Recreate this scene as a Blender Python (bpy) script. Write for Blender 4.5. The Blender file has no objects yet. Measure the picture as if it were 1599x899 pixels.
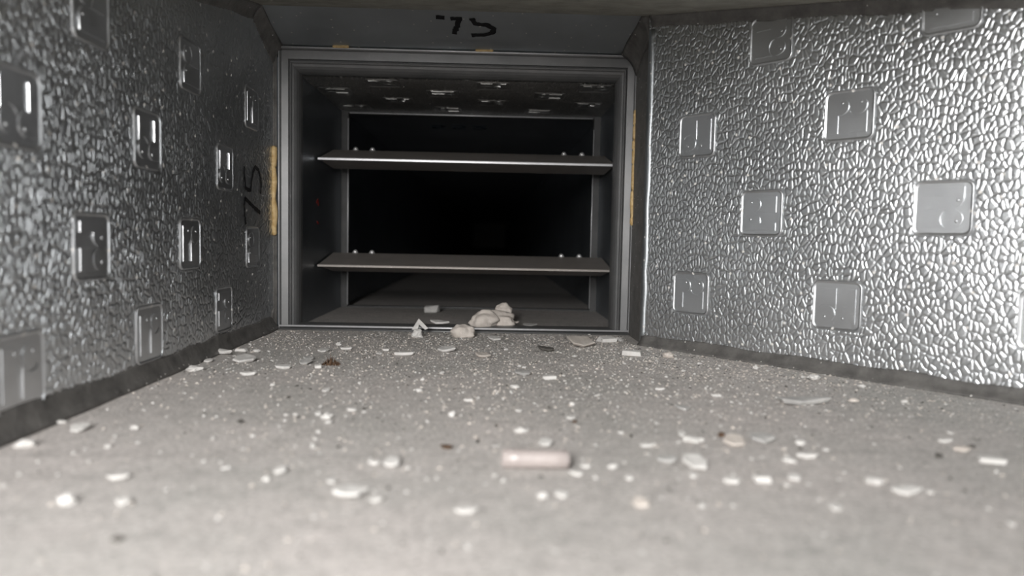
import bpy, bmesh, math, random
import numpy as np
from mathutils import Vector, Matrix, noise

scene = bpy.context.scene
COL = scene.collection

# ------------------------------------------------------------------ camera
F_PX, IMG_W = 1150.0, 1599.0
YAW, PITCH, ROLL = 0.029023, 0.066163, 0.020144
CAM = Vector((0.0399, 0.0, 0.10708))
fwd = Vector((math.sin(YAW) * math.cos(PITCH), math.cos(YAW) * math.cos(PITCH), -math.sin(PITCH)))
right0 = Vector((math.cos(YAW), -math.sin(YAW), 0))
up0 = right0.cross(fwd)
right = math.cos(ROLL) * right0 + math.sin(ROLL) * up0
up = -math.sin(ROLL) * right0 + math.cos(ROLL) * up0
cam_data = bpy.data.cameras.new('camera')
cam_data.sensor_width = 36.0
cam_data.lens = F_PX / IMG_W * 36.0
cam_data.clip_start = 0.005
cam_data.dof.use_dof = True
cam_data.dof.focus_distance = 0.75
cam_data.dof.aperture_fstop = 5.0
cam = bpy.data.objects.new('camera', cam_data)
M = Matrix((right, up, -fwd)).transposed().to_4x4()
M.translation = CAM
cam.matrix_world = M
COL.objects.link(cam)
scene.camera = cam

# ------------------------------------------------------------------ world and lights
world = bpy.data.worlds.new('world')
scene.world = world
world.use_nodes = True
bg = world.node_tree.nodes['Background']
bg.inputs[0].default_value = (0.80, 0.90, 1.0, 1)
bg.inputs[1].default_value = 0.05

def area_light(name, loc, target, sx, sy, power, color):
    d = bpy.data.lights.new(name, 'AREA')
    d.shape = 'RECTANGLE'; d.size = sx; d.size_y = sy; d.energy = power; d.color = color
    o = bpy.data.objects.new(name, d)
    o.location = loc
    o.rotation_euler = (Vector(target) - Vector(loc)).to_track_quat('-Z', 'Y').to_euler()
    COL.objects.link(o)
    return o

# light from the open access panel in the top of the duct, and from the duct end behind the viewer, on its left side
area_light('hatch_light', (-0.09, -0.12, 0.41), (0.08, 0.50, 0.02), 0.20, 0.24, 1.7, (1.0, 0.982, 0.965))
area_light('opening_light', (-0.145, -0.36, 0.28), (0.13, 0.60, 0.14), 0.10, 0.22, 7.8, (1.0, 0.982, 0.965))

vs = scene.view_settings
vs.view_transform = 'Standard'; vs.look = 'None'; vs.gamma = 1.0; vs.use_curve_mapping = False
vs.exposure = 0.0

# ------------------------------------------------------------------ materials
def new_mat(name):
    m = bpy.data.materials.new(name); m.use_nodes = True
    nt = m.node_tree
    return m, nt, nt.nodes['Principled BSDF']

def N(nt, kind, **kw):
    n = nt.nodes.new(kind)
    for k, v in kw.items():
        if k in n.inputs.keys(): n.inputs[k].default_value = v
        else: setattr(n, k, v)
    return n

def ramp(nt, src, stops):
    r = nt.nodes.new('ShaderNodeValToRGB')
    els = r.color_ramp.elements
    while len(els) < len(stops): els.new(0.5)
    for e, (p, c) in zip(els, stops):
        e.position = p; e.color = (c[0], c[1], c[2], 1) if len(c) == 3 else c
    nt.links.new(src, r.inputs[0])
    return r

def g(v): return (v, v, v)

def speck_mask(nt, co, scale, size, keep, dims='2D'):
    """small scattered dots: 1 on a dust speck, else 0"""
    v = N(nt, 'ShaderNodeTexVoronoi', voronoi_dimensions=dims, Scale=scale)
    nt.links.new(co, v.inputs['Vector'])
    lt = N(nt, 'ShaderNodeMath', operation='LESS_THAN'); lt.inputs[1].default_value = size
    nt.links.new(v.outputs['Distance'], lt.inputs[0])
    sep = nt.nodes.new('ShaderNodeSeparateColor'); nt.links.new(v.outputs['Color'], sep.inputs[0])
    lk = N(nt, 'ShaderNodeMath', operation='LESS_THAN'); lk.inputs[1].default_value = keep
    nt.links.new(sep.outputs[0], lk.inputs[0])
    mu = N(nt, 'ShaderNodeMath', operation='MULTIPLY')
    nt.links.new(lt.outputs[0], mu.inputs[0]); nt.links.new(lk.outputs[0], mu.inputs[1])
    return mu.outputs[0]

def foil_mat(name, base, rough, pebble=True, speck=(70.0, 0.09, 0.35), metallic=0.95, relief=0.00075, tint_amt=0.12):
    m, nt, b = new_mat(name)
    L = nt.links.new
    tc = N(nt, 'ShaderNodeTexCoord'); co = tc.outputs['Object']
    big = N(nt, 'ShaderNodeTexNoise', Scale=9.0, Detail=4.0, Roughness=0.6); L(co, big.inputs['Vector'])
    lo = [c * (1 - tint_amt) for c in base]; hi = [min(1, c * (1 + tint_amt)) for c in base]
    cr = ramp(nt, big.outputs['Fac'], [(0.3, lo), (0.7, hi)])
    mask = speck_mask(nt, co, *speck)
    mx = N(nt, 'ShaderNodeMix', data_type='RGBA'); L(mask, mx.inputs[0])
    L(cr.outputs[0], mx.inputs[6]); mx.inputs[7].default_value = (0.75, 0.73, 0.70, 1)
    L(mx.outputs[2], b.inputs['Base Color'])
    inv = N(nt, 'ShaderNodeMath', operation='MULTIPLY_ADD'); L(mask, inv.inputs[0])
    inv.inputs[1].default_value = -metallic; inv.inputs[2].default_value = metallic
    L(inv.outputs[0], b.inputs['Metallic'])
    rr = N(nt, 'ShaderNodeMath', operation='MULTIPLY_ADD'); L(big.outputs['Fac'], rr.inputs[0])
    rr.inputs[1].default_value = 0.12; rr.inputs[2].default_value = rough - 0.06
    L(rr.outputs[0], b.inputs['Roughness'])
    if pebble:
        warp = N(nt, 'ShaderNodeTexNoise', noise_dimensions='2D', Scale=150.0, Detail=1.0); L(co, warp.inputs['Vector'])
        sub = N(nt, 'ShaderNodeVectorMath', operation='MULTIPLY_ADD'); L(warp.outputs['Color'], sub.inputs[0])
        sub.inputs[1].default_value = (0.0042, 0.0042, 0.0); L(co, sub.inputs[2])
        mp = N(nt, 'ShaderNodeMapping'); mp.inputs['Scale'].default_value = (1.0, 0.68, 1.0)
        L(sub.outputs[0], mp.inputs['Vector'])
        vo = N(nt, 'ShaderNodeTexVoronoi', voronoi_dimensions='2D', feature='DISTANCE_TO_EDGE', Scale=245.0)
        L(mp.outputs[0], vo.inputs['Vector'])
        mr = N(nt, 'ShaderNodeMapRange'); mr.interpolation_type = 'SMOOTHSTEP'
        mr.inputs['From Min'].default_value = 0.0; mr.inputs['From Max'].default_value = 0.23
        mr.inputs['To Min'].default_value = 0.0; mr.inputs['To Max'].default_value = 1.0
        L(vo.outputs['Distance'], mr.inputs['Value'])
        bp = N(nt, 'ShaderNodeBump'); bp.inputs['Strength'].default_value = 1.0
        bp.inputs['Distance'].default_value = relief
        L(mr.outputs[0], bp.inputs['Height']); L(bp.outputs[0], b.inputs['Normal'])
    else:
        fn = N(nt, 'ShaderNodeTexNoise', Scale=160.0, Detail=3.0); L(co, fn.inputs['Vector'])
        bp = N(nt, 'ShaderNodeBump'); bp.inputs['Strength'].default_value = 0.25
        bp.inputs['Distance'].default_value = 0.0006
        L(fn.outputs['Fac'], bp.inputs['Height']); L(bp.outputs[0], b.inputs['Normal'])
    return m

def dull_mat(name, lo, hi, rough=0.8, scale=60.0, bump=0.4, bscale=700.0, bdist=0.0006, spec=0.3, speck=None, metallic=0.0):
    m, nt, b = new_mat(name)
    L = nt.links.new
    tc = N(nt, 'ShaderNodeTexCoord'); co = tc.outputs['Object']
    n1 = N(nt, 'ShaderNodeTexNoise', Scale=scale, Detail=6.0, Roughness=0.65); L(co, n1.inputs['Vector'])
    cr = ramp(nt, n1.outputs['Fac'], [(0.32, lo), (0.68, hi)])
    out = cr.outputs[0]
    if speck:
        mask = speck_mask(nt, co, *speck, dims='3D')
        mx = N(nt, 'ShaderNodeMix', data_type='RGBA'); L(mask, mx.inputs[0]); L(out, mx.inputs[6])
        mx.inputs[7].default_value = (0.7, 0.68, 0.65, 1); out = mx.outputs[2]
    L(out, b.inputs['Base Color'])
    b.inputs['Roughness'].default_value = rough
    b.inputs['Metallic'].default_value = metallic
    b.inputs['Specular IOR Level'].default_value = spec
    n2 = N(nt, 'ShaderNodeTexNoise', Scale=bscale, Detail=4.0); L(co, n2.inputs['Vector'])
    bp = N(nt, 'ShaderNodeBump'); bp.inputs['Strength'].default_value = bump; bp.inputs['Distance'].default_value = bdist
    L(n2.outputs['Fac'], bp.inputs['Height']); L(bp.outputs[0], b.inputs['Normal'])
    return m

def dust_floor_mat(name, k=1.0):
    m, nt, b = new_mat(name)
    L = nt.links.new
    tc = N(nt, 'ShaderNodeTexCoord'); co = tc.outputs['Object']
    n1 = N(nt, 'ShaderNodeTexNoise', Scale=7.0, Detail=5.0, Roughness=0.6); L(co, n1.inputs['Vector'])
    c1 = ramp(nt, n1.outputs['Fac'], [(0.30, (0.50 * k, 0.485 * k, 0.46 * k)), (0.62, (0.63 * k, 0.588 * k, 0.562 * k))])
    n2 = N(nt, 'ShaderNodeTexNoise', Scale=420.0, Detail=3.0, Roughness=0.7); L(co, n2.inputs['Vector'])
    c2 = ramp(nt, n2.outputs['Fac'], [(0.30, g(0.62)), (0.55, g(1.0)), (0.78, g(1.25))])
    mu = N(nt, 'ShaderNodeMix', data_type='RGBA', blend_type='MULTIPLY'); mu.inputs[0].default_value = 1.0
    L(c1.outputs[0], mu.inputs[6]); L(c2.outputs[0], mu.inputs[7])
    n4 = N(nt, 'ShaderNodeTexNoise', Scale=95.0, Detail=5.0, Roughness=0.7); L(co, n4.inputs['Vector'])
    c4 = ramp(nt, n4.outputs['Fac'], [(0.28, g(0.74)), (0.5, g(0.97)), (0.72, g(1.12))])
    mu4 = N(nt, 'ShaderNodeMix', data_type='RGBA', blend_type='MULTIPLY'); mu4.inputs[0].default_value = 1.0
    L(mu.outputs[2], mu4.inputs[6]); L(c4.outputs[0], mu4.inputs[7]); mu = mu4
    # thin wipe marks and darker smudges in the dust
    mp = N(nt, 'ShaderNodeMapping'); mp.inputs['Scale'].default_value = (5.0, 55.0, 1.0); L(co, mp.inputs['Vector'])
    n3 = N(nt, 'ShaderNodeTexNoise', Scale=1.0, Detail=4.0); L(mp.outputs[0], n3.inputs['Vector'])
    c3 = ramp(nt, n3.outputs['Fac'], [(0.30, g(0.74)), (0.45, g(1.0))])
    mu2 = N(nt, 'ShaderNodeMix', data_type='RGBA', blend_type='MULTIPLY'); mu2.inputs[0].default_value = 0.3
    L(mu.outputs[2], mu2.inputs[6]); L(c3.outputs[0], mu2.inputs[7])
    L(mu2.outputs[2], b.inputs['Base Color'])
    b.inputs['Roughness'].default_value = 0.75
    b.inputs['Specular IOR Level'].default_value = 0.35
    bp = N(nt, 'ShaderNodeBump'); bp.inputs['Strength'].default_value = 0.55; bp.inputs['Distance'].default_value = 0.0012
    L(n2.outputs['Fac'], bp.inputs['Height']); L(bp.outputs[0], b.inputs['Normal'])
    return m

MAT = {}
MAT['foil'] = foil_mat('embossed_foil', (0.66, 0.678, 0.692), 0.33)
MAT['foil_sheet'] = foil_mat('embossed_foil_sheet', (0.66, 0.678, 0.692), 0.33, pebble=False, speck=(70.0, 0.085, 0.3))
MAT['foil_plain'] = foil_mat('plain_foil', (0.65, 0.665, 0.68), 0.35, pebble=False, speck=(60.0, 0.07, 0.3))
MAT['foil_smooth'] = foil_mat('smooth_foil', (0.50, 0.53, 0.55), 0.48, pebble=False, speck=(60.0, 0.055, 0.5))
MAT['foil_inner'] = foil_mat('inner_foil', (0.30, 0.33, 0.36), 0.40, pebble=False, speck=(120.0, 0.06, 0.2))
MAT['sleeve_sheet'] = foil_mat('sleeve_foil_sheet', (0.50, 0.50, 0.49), 0.36, pebble=False, speck=(90.0, 0.07, 0.3))
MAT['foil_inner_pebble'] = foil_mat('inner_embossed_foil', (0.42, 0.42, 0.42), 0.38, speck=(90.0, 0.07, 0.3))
MAT['ceiling'] = dull_mat('dusty_ceiling', (0.18, 0.172, 0.148), (0.30, 0.29, 0.25), 0.7, 45.0, 0.5, 500.0, speck=(45.0, 0.05, 0.3))
MAT['floor'] = dust_floor_mat('dusty_floor')
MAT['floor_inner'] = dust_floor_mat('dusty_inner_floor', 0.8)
MAT['sealant'] = dull_mat('grey_sealant', (0.085, 0.082, 0.078), (0.17, 0.163, 0.154), 0.5, 70.0, 0.5, 220.0, 0.001, 0.4, speck=(160.0, 0.12, 0.3))
MAT['rail'] = dull_mat('aluminium_rail', (0.145, 0.148, 0.15), (0.19, 0.19, 0.19), 0.45, 30.0, 0.15, 900.0, 0.0003, 0.5, metallic=0.4)
MAT['flange'] = dull_mat('dull_flange', (0.06, 0.06, 0.06), (0.09, 0.09, 0.09), 0.6, 30.0, 0.15)
MAT['edge'] = dull_mat('edge_glint_metal', (0.66, 0.66, 0.68), (0.78, 0.78, 0.79), 0.35, 50.0, 0.05, 900.0, 0.0002, 0.5, metallic=0.3)  # pale diffuse colour standing in for light caught on metal edges
MAT['blade'] = dull_mat('dusty_blade', (0.30, 0.275, 0.255), (0.37, 0.34, 0.315), 0.5, 25.0, 0.2, 900.0, 0.0003, 0.5, metallic=0.35)
MAT['screw'] = dull_mat('zinc_screw', (0.75, 0.75, 0.75), (0.85, 0.85, 0.85), 0.3, 50.0, 0.05, 900.0, 0.0002, 0.5, metallic=0.6)
MAT['foam'] = dull_mat('dried_yellow_glue', (0.46, 0.30, 0.12), (0.66, 0.50, 0.27), 0.65, 220.0, 0.5, 400.0, 0.001)
MAT['marker'] = dull_mat('black_marker', (0.004, 0.004, 0.005), (0.012, 0.012, 0.014), 0.5, 300.0, 0.1)
MAT['marker_blue'] = dull_mat('faded_blue_marker', (0.01, 0.02, 0.035), (0.02, 0.035, 0.05), 0.6, 300.0, 0.1)
MAT['marker_red'] = dull_mat('red_marker', (0.25, 0.02, 0.02), (0.35, 0.04, 0.03), 0.6, 300.0, 0.1)
MAT['w'] = dull_mat('white_plaster', (0.62, 0.60, 0.575), (0.74, 0.725, 0.70), 0.8, 120.0, 0.5, 500.0, 0.0008)
MAT['b'] = dull_mat('beige_plaster', (0.58, 0.52, 0.47), (0.70, 0.645, 0.59), 0.85, 120.0, 0.6, 420.0, 0.0010)
MAT['g'] = dull_mat('grey_flake', (0.40, 0.39, 0.38), (0.55, 0.54, 0.52), 0.6, 120.0, 0.4, 500.0, 0.0008)
MAT['n'] = dull_mat('brown_bit', (0.06, 0.034, 0.02), (0.14, 0.085, 0.052), 0.8, 200.0, 0.5, 500.0, 0.0008)
MAT['d'] = dull_mat('dark_bit', (0.07, 0.065, 0.06), (0.15, 0.14, 0.125), 0.8, 200.0, 0.5, 500.0, 0.0008)
MAT['stub'] = dull_mat('pale_stub', (0.36, 0.315, 0.30), (0.44, 0.39, 0.372), 0.30, 90.0, 0.2, 500.0, 0.0005, 0.5)

# ------------------------------------------------------------------ builders
def link(name, me, mat, parent=None, matrix=None):
    o = bpy.data.objects.new(name, me)
    if mat is not None and len(me.materials) == 0: me.materials.append(mat)
    COL.objects.link(o)
    if parent is not None: o.parent = parent
    if matrix is not None: o.matrix_local = matrix
    return o

def mesh_py(name, verts, faces, smooth=False):
    me = bpy.data.meshes.new(name)
    me.from_pydata([tuple(v) for v in verts], [], faces)
    me.validate(); me.update()
    if smooth:
        for p in me.polygons: p.use_smooth = True
    return me

def mesh_bm(name, bm, smooth=False):
    bmesh.ops.recalc_face_normals(bm, faces=bm.faces[:])
    me = bpy.data.meshes.new(name); bm.to_mesh(me); bm.free()
    if smooth:
        for p in me.polygons: p.use_smooth = True
    return me

def frame_matrix(origin, X, Y):
    X = Vector(X).normalized(); Y = Vector(Y).normalized(); Z = X.cross(Y)
    m = Matrix((X, Y, Z)).transposed().to_4x4(); m.translation = Vector(origin)
    return m

def panel_mesh(name, poly, thick=0.02):
    """polygon in local XY with its face at z = 0 and its body behind it"""
    bm = bmesh.new()
    f = [bm.verts.new((x, y, 0)) for x, y in poly]
    k = [bm.verts.new((x, y, -thick)) for x, y in poly]
    bm.faces.new(f); bm.faces.new(k[::-1])
    n = len(poly)
    for i in range(n): bm.faces.new((f[i], k[i], k[(i + 1) % n], f[(i + 1) % n]))
    return mesh_bm(name, bm)

def tag(o, label=None, cat=None, group=None, kind=None):
    if label: o['label'] = label
    if cat: o['category'] = cat
    if group: o['group'] = group
    if kind: o['kind'] = kind
    return o

def empty(name, loc=(0, 0, 0)):
    o = bpy.data.objects.new(name, None); o.empty_display_size = 0.02
    o.location = loc; COL.objects.link(o)
    return o

def prism_bm(pts, height, bevel=0.0, z0=0.0):
    bm = bmesh.new()
    vs_ = [bm.verts.new((x, y, z0)) for x, y in pts]
    f = bm.faces.new(vs_)
    r = bmesh.ops.extrude_face_region(bm, geom=[f])
    top = [e for e in r['geom'] if isinstance(e, bmesh.types.BMVert)]
    bmesh.ops.translate(bm, verts=top, vec=(0, 0, height))
    if bevel > 0:
        ts = set(top)
        ed = [e for e in bm.edges if e.verts[0] in ts and e.verts[1] in ts]
        bmesh.ops.bevel(bm, geom=ed, offset=bevel, segments=2, affect='EDGES', clamp_overlap=True)
    return bm

def tube_mesh(name, pts, radii, seg=10, smooth=True, flat=1.0):
    """closed tube along a polyline"""
    pts = [Vector(p) for p in pts]; verts = []; faces = []
    for i, p in enumerate(pts):
        t = (pts[min(i + 1, len(pts) - 1)] - pts[max(i - 1, 0)]).normalized()
        a = t.cross(Vector((0, 0, 1)))
        if a.length < 1e-3: a = t.cross(Vector((1, 0, 0)))
        a.normalize(); b_ = t.cross(a)
        for k in range(seg):
            an = 2 * math.pi * k / seg
            verts.append(p + a * math.cos(an) * radii[i] + b_ * math.sin(an) * radii[i] * flat)
    for i in range(len(pts) - 1):
        for k in range(seg):
            faces.append((i * seg + k, i * seg + (k + 1) % seg, (i + 1) * seg + (k + 1) % seg, (i + 1) * seg + k))
    faces.append(tuple(range(seg))[::-1]); faces.append(tuple(range((len(pts) - 1) * seg, len(pts) * seg)))
    return mesh_py(name, verts, faces, smooth)

def ribbon_mesh(name, pts, width, thick=0.0004, z0=0.0002, wob=0.25, seed=0):
    """flat pen stroke in local XY, a solid of slight thickness with uneven edges"""
    rr = random.Random(seed)
    dense = []
    for i in range(len(pts) - 1):
        a, b_ = Vector(pts[i]), Vector(pts[i + 1])
        n = max(2, int((b_ - a).length / 0.002))
        for k in range(n): dense.append(a.lerp(b_, k / n))
    dense.append(Vector(pts[-1]))
    l, r = [], []
    for i, p in enumerate(dense):
        t = (dense[min(i + 1, len(dense) - 1)] - dense[max(i - 1, 0)])
        t = t.normalized() if t.length > 1e-9 else Vector((1, 0))
        n = Vector((-t.y, t.x)); w = width * 0.5
        l.append(p + n * w * (1 + rr.uniform(-wob, wob))); r.append(p - n * w * (1 + rr.uniform(-wob, wob)))
    verts, faces = [], []
    for i in range(len(dense)):
        for q in (l[i], r[i]):
            verts.append((q.x, q.y, z0)); verts.append((q.x, q.y, z0 + thick))
    for i in range(len(dense) - 1):
        a = i * 4; b_ = a + 4
        faces += [(a + 1, a + 3, b_ + 3, b_ + 1), (a, b_, b_ + 2, a + 2), (a, a + 1, b_ + 1, b_), (a + 2, b_ + 2, b_ + 3, a + 3)]
    e = (len(dense) - 1) * 4
    faces += [(0, 2, 3, 1), (e, e + 1, e + 3, e + 2)]
    return mesh_py(name, verts, faces)
CHIPS = [
    ('S', -0.1968, 0.6543, 0, 0.025, 0.009, 0.0027, 'w', 'long thin white sliver beside the left wall, resting on a ragged flake'),
    ('F', -0.1646, 0.6197, 0, 0.0216, 0.0323, 0.0024, 'w', 'ragged white flake under the long sliver beside the left wall'),
    ('B', -0.1863, 0.6733, 0, 0.0093, 0.0056, 0.0025, 'w', 'small white wedge just behind the long sliver by the left wall'),
    ('L', -0.1717, 0.671, 0, 0.007, 0.0056, 0.0025, 'w', 'crumbly white lump farthest back along the left wall'),
    ('L', -0.1896, 0.5725, 0, 0.0119, 0.0095, 0.004, 'w', 'chunky white lump nearest the foot of the left wall, before the long sliver'),
    ('F', -0.1938, 0.6138, 0, 0.008, 0.012, 0.0013, 'w', 'small flat crumb between chunky lump and long sliver by the left wall'),
    ('S', -0.1427, 0.5575, 0, 0.0136, 0.0053, 0.0018, 'w', 'thin flat strip lying in front of the long sliver by the left wall'),
    ('F', -0.1131, 0.6777, 0, 0.0136, 0.0203, 0.0018, 'w', 'oval white flake behind the dark brown tuft'),
    ('L', -0.1079, 0.7197, 0, 0.0062, 0.005, 0.0023, 'w', 'small white lump just before the left half of the damper sill'),
    ('S', -0.0948, 0.6924, 0, 0.0132, 0.0052, 0.0017, 'w', 'thin white stick to the right of the oval flake behind the brown tuft'),
    ('F', -0.1245, 0.5887, 0, 0.0148, 0.0135, 0.0019, 'w', 'rectangular white flake to the left of the heaped grey shards'),
    ('F', -0.1158, 0.6342, 0, 0.0099, 0.0149, 0.0014, 'g', 'curled grey shard on top of the small heap beside the brown tuft'),
    ('F', -0.1136, 0.6124, 0, 0.0117, 0.0176, 0.0016, 'g', 'grey shard at the bottom of the small heap beside the brown tuft'),
    ('B', -0.0981, 0.5925, 0, 0.0057, 0.0034, 0.0025, 'w', 'small triangular white chip just left of the brown tuft'),
    ('F', -0.0599, 0.6679, 0, 0.007, 0.0105, 0.0012, 'w', 'small white chip to the left of the long flake in mid floor'),
    ('B', -0.0569, 0.6891, 0, 0.0054, 0.0032, 0.0018, 'w', 'tiny pale block behind the left end of the long mid floor flake'),
    ('S', -0.038, 0.6646, 0, 0.0208, 0.0077, 0.0024, 'w', 'long white flake on the floor between brown tuft and plaster heap'),
    ('L', -0.1134, 0.5212, 0, 0.0041, 0.0033, 0.0017, 'w', 'round white crumb below the rectangular flake left of the brown tuft'),
    ('F', -0.0718, 0.5048, 0, 0.0061, 0.0092, 0.0011, 'w', 'small white flake straight below the brown tuft, on bare floor'),
    ('L', -0.0441, 0.4484, 0, 0.0058, 0.0047, 0.0019, 'w', 'bright oval crumb below and right of the bright jagged lump'),
    ('L', -0.0545, 0.4287, 0, 0.0067, 0.0053, 0.003, 'w', 'bright jagged white lump on the floor, far below the brown tuft'),
    ('F', -0.0615, 0.4362, 0, 0.0046, 0.0062, 0.001, 'w', 'thin chip touching the left side of the bright jagged lump'),
    ('F', -0.0512, 0.4172, 0, 0.0047, 0.0045, 0.001, 'w', 'narrow flake right below the bright jagged lump'),
    ('F', -0.0014, 0.6911, 0, 0.0192, 0.0217, 0.0022, 'w', 'narrow pointed white flake on the floor below the rounded plaster lump'),
    ('F', 0.0334, 0.6624, 0, 0.0161, 0.0242, 0.002, 'b', 'triangular beige flake on the floor below the plaster heap'),
    ('F', 0.0448, 0.7735, 0, 0.0155, 0.0194, 0.0019, 'w', 'small white flake just below the sill under the plaster heap'),
    ('F', 0.1321, 0.7479, 0, 0.0312, 0.0468, 0.0028, 'b', 'large flat beige slab on the floor just before the right half of the sill'),
    ('B', 0.1646, 0.7735, 0, 0.0181, 0.0108, 0.0056, 'w', 'white broken block with bright top beside the large beige slab'),
    ('L', 0.1793, 0.782, 0, 0.0088, 0.007, 0.0042, 'g', 'grey rough lump between the white block and the right end of the sill'),
    ('B', 0.174, 0.6838, 0, 0.0154, 0.0092, 0.0043, 'w', 'tilted white block in front of the bottom right corner of the frame'),
    ('L', 0.206, 0.6759, 0, 0.0099, 0.008, 0.0051, 'b', 'pale pointed lump at the foot of the right wall nearest the frame'),
    ('F', 0.0952, 0.7031, 0, 0.0196, 0.0161, 0.0023, 'd', 'dark thin scrap on the floor left of the large beige slab'),
    ('F', 0.067, 0.5797, 0, 0.0151, 0.0197, 0.0019, 'g', 'crumpled grey flake in the middle of the floor beside a white block'),
    ('B', 0.0858, 0.5604, 0, 0.0097, 0.0058, 0.0026, 'w', 'white block right of the crumpled grey flake, mid floor'),
    ('L', 0.0586, 0.5257, 0, 0.0077, 0.0062, 0.0023, 'w', 'white pebble shaped crumb under the crumpled grey flake'),
    ('S', 0.0264, 0.4789, 0, 0.0083, 0.0037, 0.0013, 'w', 'slanted white flake on mid floor left of the centre'),
    ('L', 0.0182, 0.4375, 0, 0.0042, 0.0033, 0.0033, 'w', 'upright bright crumb below the slanted flake left of centre'),
    ('F', 0.0592, 0.4529, 0, 0.0051, 0.0067, 0.001, 'w', 'thin small flake above the short cylindrical stub, at some distance'),
    ('L', 0.0939, 0.4708, 0, 0.0033, 0.0026, 0.0023, 'w', 'little upright crumb right of centre, above the brown speckled chip'),
    ('F', 0.0894, 0.4356, 0, 0.0061, 0.0086, 0.0011, 'w', 'white chip lying against a dark brown crumb right of centre'),
    ('L', 0.091, 0.4268, 0, 0.0033, 0.0027, 0.0011, 'n', 'dark brown crumb beside a white chip right of centre'),
    ('L', 0.0586, 0.403, 0, 0.008, 0.0064, 0.0024, 'w', 'slanted white chip above the left part of the cylindrical stub'),
    ('F', 0.0699, 0.3792, 0, 0.0086, 0.0112, 0.0013, 'w', 'white chip right behind the middle of the cylindrical stub'),
    ('F', 0.0189, 0.3694, 0, 0.0071, 0.0053, 0.0012, 'n', 'brown scrap on the floor to the left of the cylindrical stub'),
    ('F', -0.005, 0.3414, 0, 0.0092, 0.0138, 0.0014, 'w', 'squarish pale flake with raised edge, left of the cylindrical stub'),
    ('S', -0.0131, 0.3418, 0, 0.0074, 0.0034, 0.0012, 'w', 'thin sliver touching the left of the squarish pale flake'),
    ('F', -0.0169, 0.3003, 0, 0.0151, 0.0141, 0.0019, 'w', 'large diamond shaped pale flake in the left foreground'),
    ('F', -0.0272, 0.3154, 0, 0.0049, 0.0071, 0.001, 'w', 'small chip touching the upper left of the large diamond flake'),
    ('F', -0.0049, 0.293, 0, 0.0053, 0.005, 0.0011, 'w', 'small chip below the right tip of the large diamond flake'),
    ('F', -0.053, 0.3285, 0, 0.0063, 0.0077, 0.0011, 'w', 'pale crumb pair member, right one, left of the large diamond flake'),
    ('L', -0.056, 0.3175, 0, 0.0033, 0.0026, 0.0017, 'w', 'pale round crumb pair member, left one, left of the large diamond flake'),
    ('F', 0.0322, 0.2813, 0, 0.0103, 0.0046, 0.0015, 'w', 'bright flat strip nearest the viewer at centre left'),
    ('S', 0.0806, 0.3288, 0, 0.0074, 0.0034, 0.0012, 'w', 'thin slanted sliver below the right end of the cylindrical stub'),
    ('S', 0.0865, 0.3405, 0, 0.0065, 0.0031, 0.0012, 'w', 'pale small sliver just right of the cylindrical stub'),
    ('L', 0.0994, 0.3408, 0, 0.0047, 0.0038, 0.0016, 'w', 'rounded white crumb further right of the cylindrical stub'),
    ('L', 0.0629, 0.2992, 0, 0.0044, 0.0035, 0.0019, 'w', 'bright round crumb in front of the cylindrical stub'),
    ('F', 0.0716, 0.3003, 0, 0.0076, 0.0053, 0.0012, 'w', 'flat bright chip next to the round crumb in front of the stub'),
    ('F', 0.1024, 0.2915, 0, 0.0086, 0.0094, 0.0013, 'b', 'pale three cornered flake in the foreground right of the stub'),
    ('L', 0.1039, 0.3241, 0, 0.0039, 0.0031, 0.0016, 'w', 'pale crumb between the stub and the large wedge flake'),
    ('S', 0.1641, 0.5243, 0, 0.0087, 0.0038, 0.0013, 'w', 'small bright spindle flake on mid floor towards the right wall'),
    ('F', 0.1648, 0.4629, 0, 0.0105, 0.0111, 0.0015, 'g', 'pale splintered flake on mid floor right of centre'),
    ('L', 0.1998, 0.5055, 0, 0.007, 0.0056, 0.0019, 'w', 'bright white crumb between the right wall and the brown chip'),
    ('L', 0.1502, 0.3889, 0, 0.0111, 0.0089, 0.0027, 'w', 'bright oval chip to the left of the brown chip on the right'),
    ('F', 0.1477, 0.4014, 0, 0.0052, 0.0079, 0.001, 'w', 'small pale chip touching the upper left of the bright oval chip'),
    ('L', 0.1693, 0.3991, 0, 0.0042, 0.0033, 0.0024, 'n', 'rust brown chip on the right half of the floor'),
    ('F', 0.1717, 0.3848, 0, 0.0134, 0.0192, 0.0017, 'b', 'bowl shaped pale flake with a bright front rim beside the brown chip'),
    ('F', 0.1889, 0.3899, 0, 0.0142, 0.0138, 0.0018, 'g', 'dark edged grey scrap right of the bowl shaped flake'),
    ('F', 0.1392, 0.3446, 0, 0.015, 0.0185, 0.0019, 'w', 'large white wedge flake in the right foreground'),
    ('F', 0.1275, 0.3503, 0, 0.011, 0.0096, 0.0015, 'g', 'pale thin flake tucked against the left of the large wedge flake'),
    ('S', 0.1228, 0.3758, 0, 0.0078, 0.0035, 0.0013, 'w', 'pale slanted strip left of the bright oval chip'),
    ('F', 0.1497, 0.321, 0, 0.01, 0.0074, 0.0015, 'w', 'ragged white flake below the large wedge flake'),
    ('F', 0.134, 0.3283, 0, 0.004, 0.0056, 0.0009, 'w', 'small chip right below the large wedge flake'),
    ('L', 0.2684, 0.6197, 0, 0.0048, 0.0039, 0.003, 'w', 'small upright pebble at the foot of the right wall'),
    ('L', 0.2999, 0.5772, 0, 0.011, 0.0088, 0.0037, 'w', 'oval white pebble lying close to the foot of the right wall'),
    ('L', 0.3231, 0.5461, 0, 0.0057, 0.0045, 0.0023, 'w', 'small white pebble near the right wall, right of the oval pebble'),
    ('S', 0.2516, 0.4861, 0, 0.044, 0.0151, 0.0028, 'g', 'very long flat grey sliver lying along the right wall'),
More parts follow.
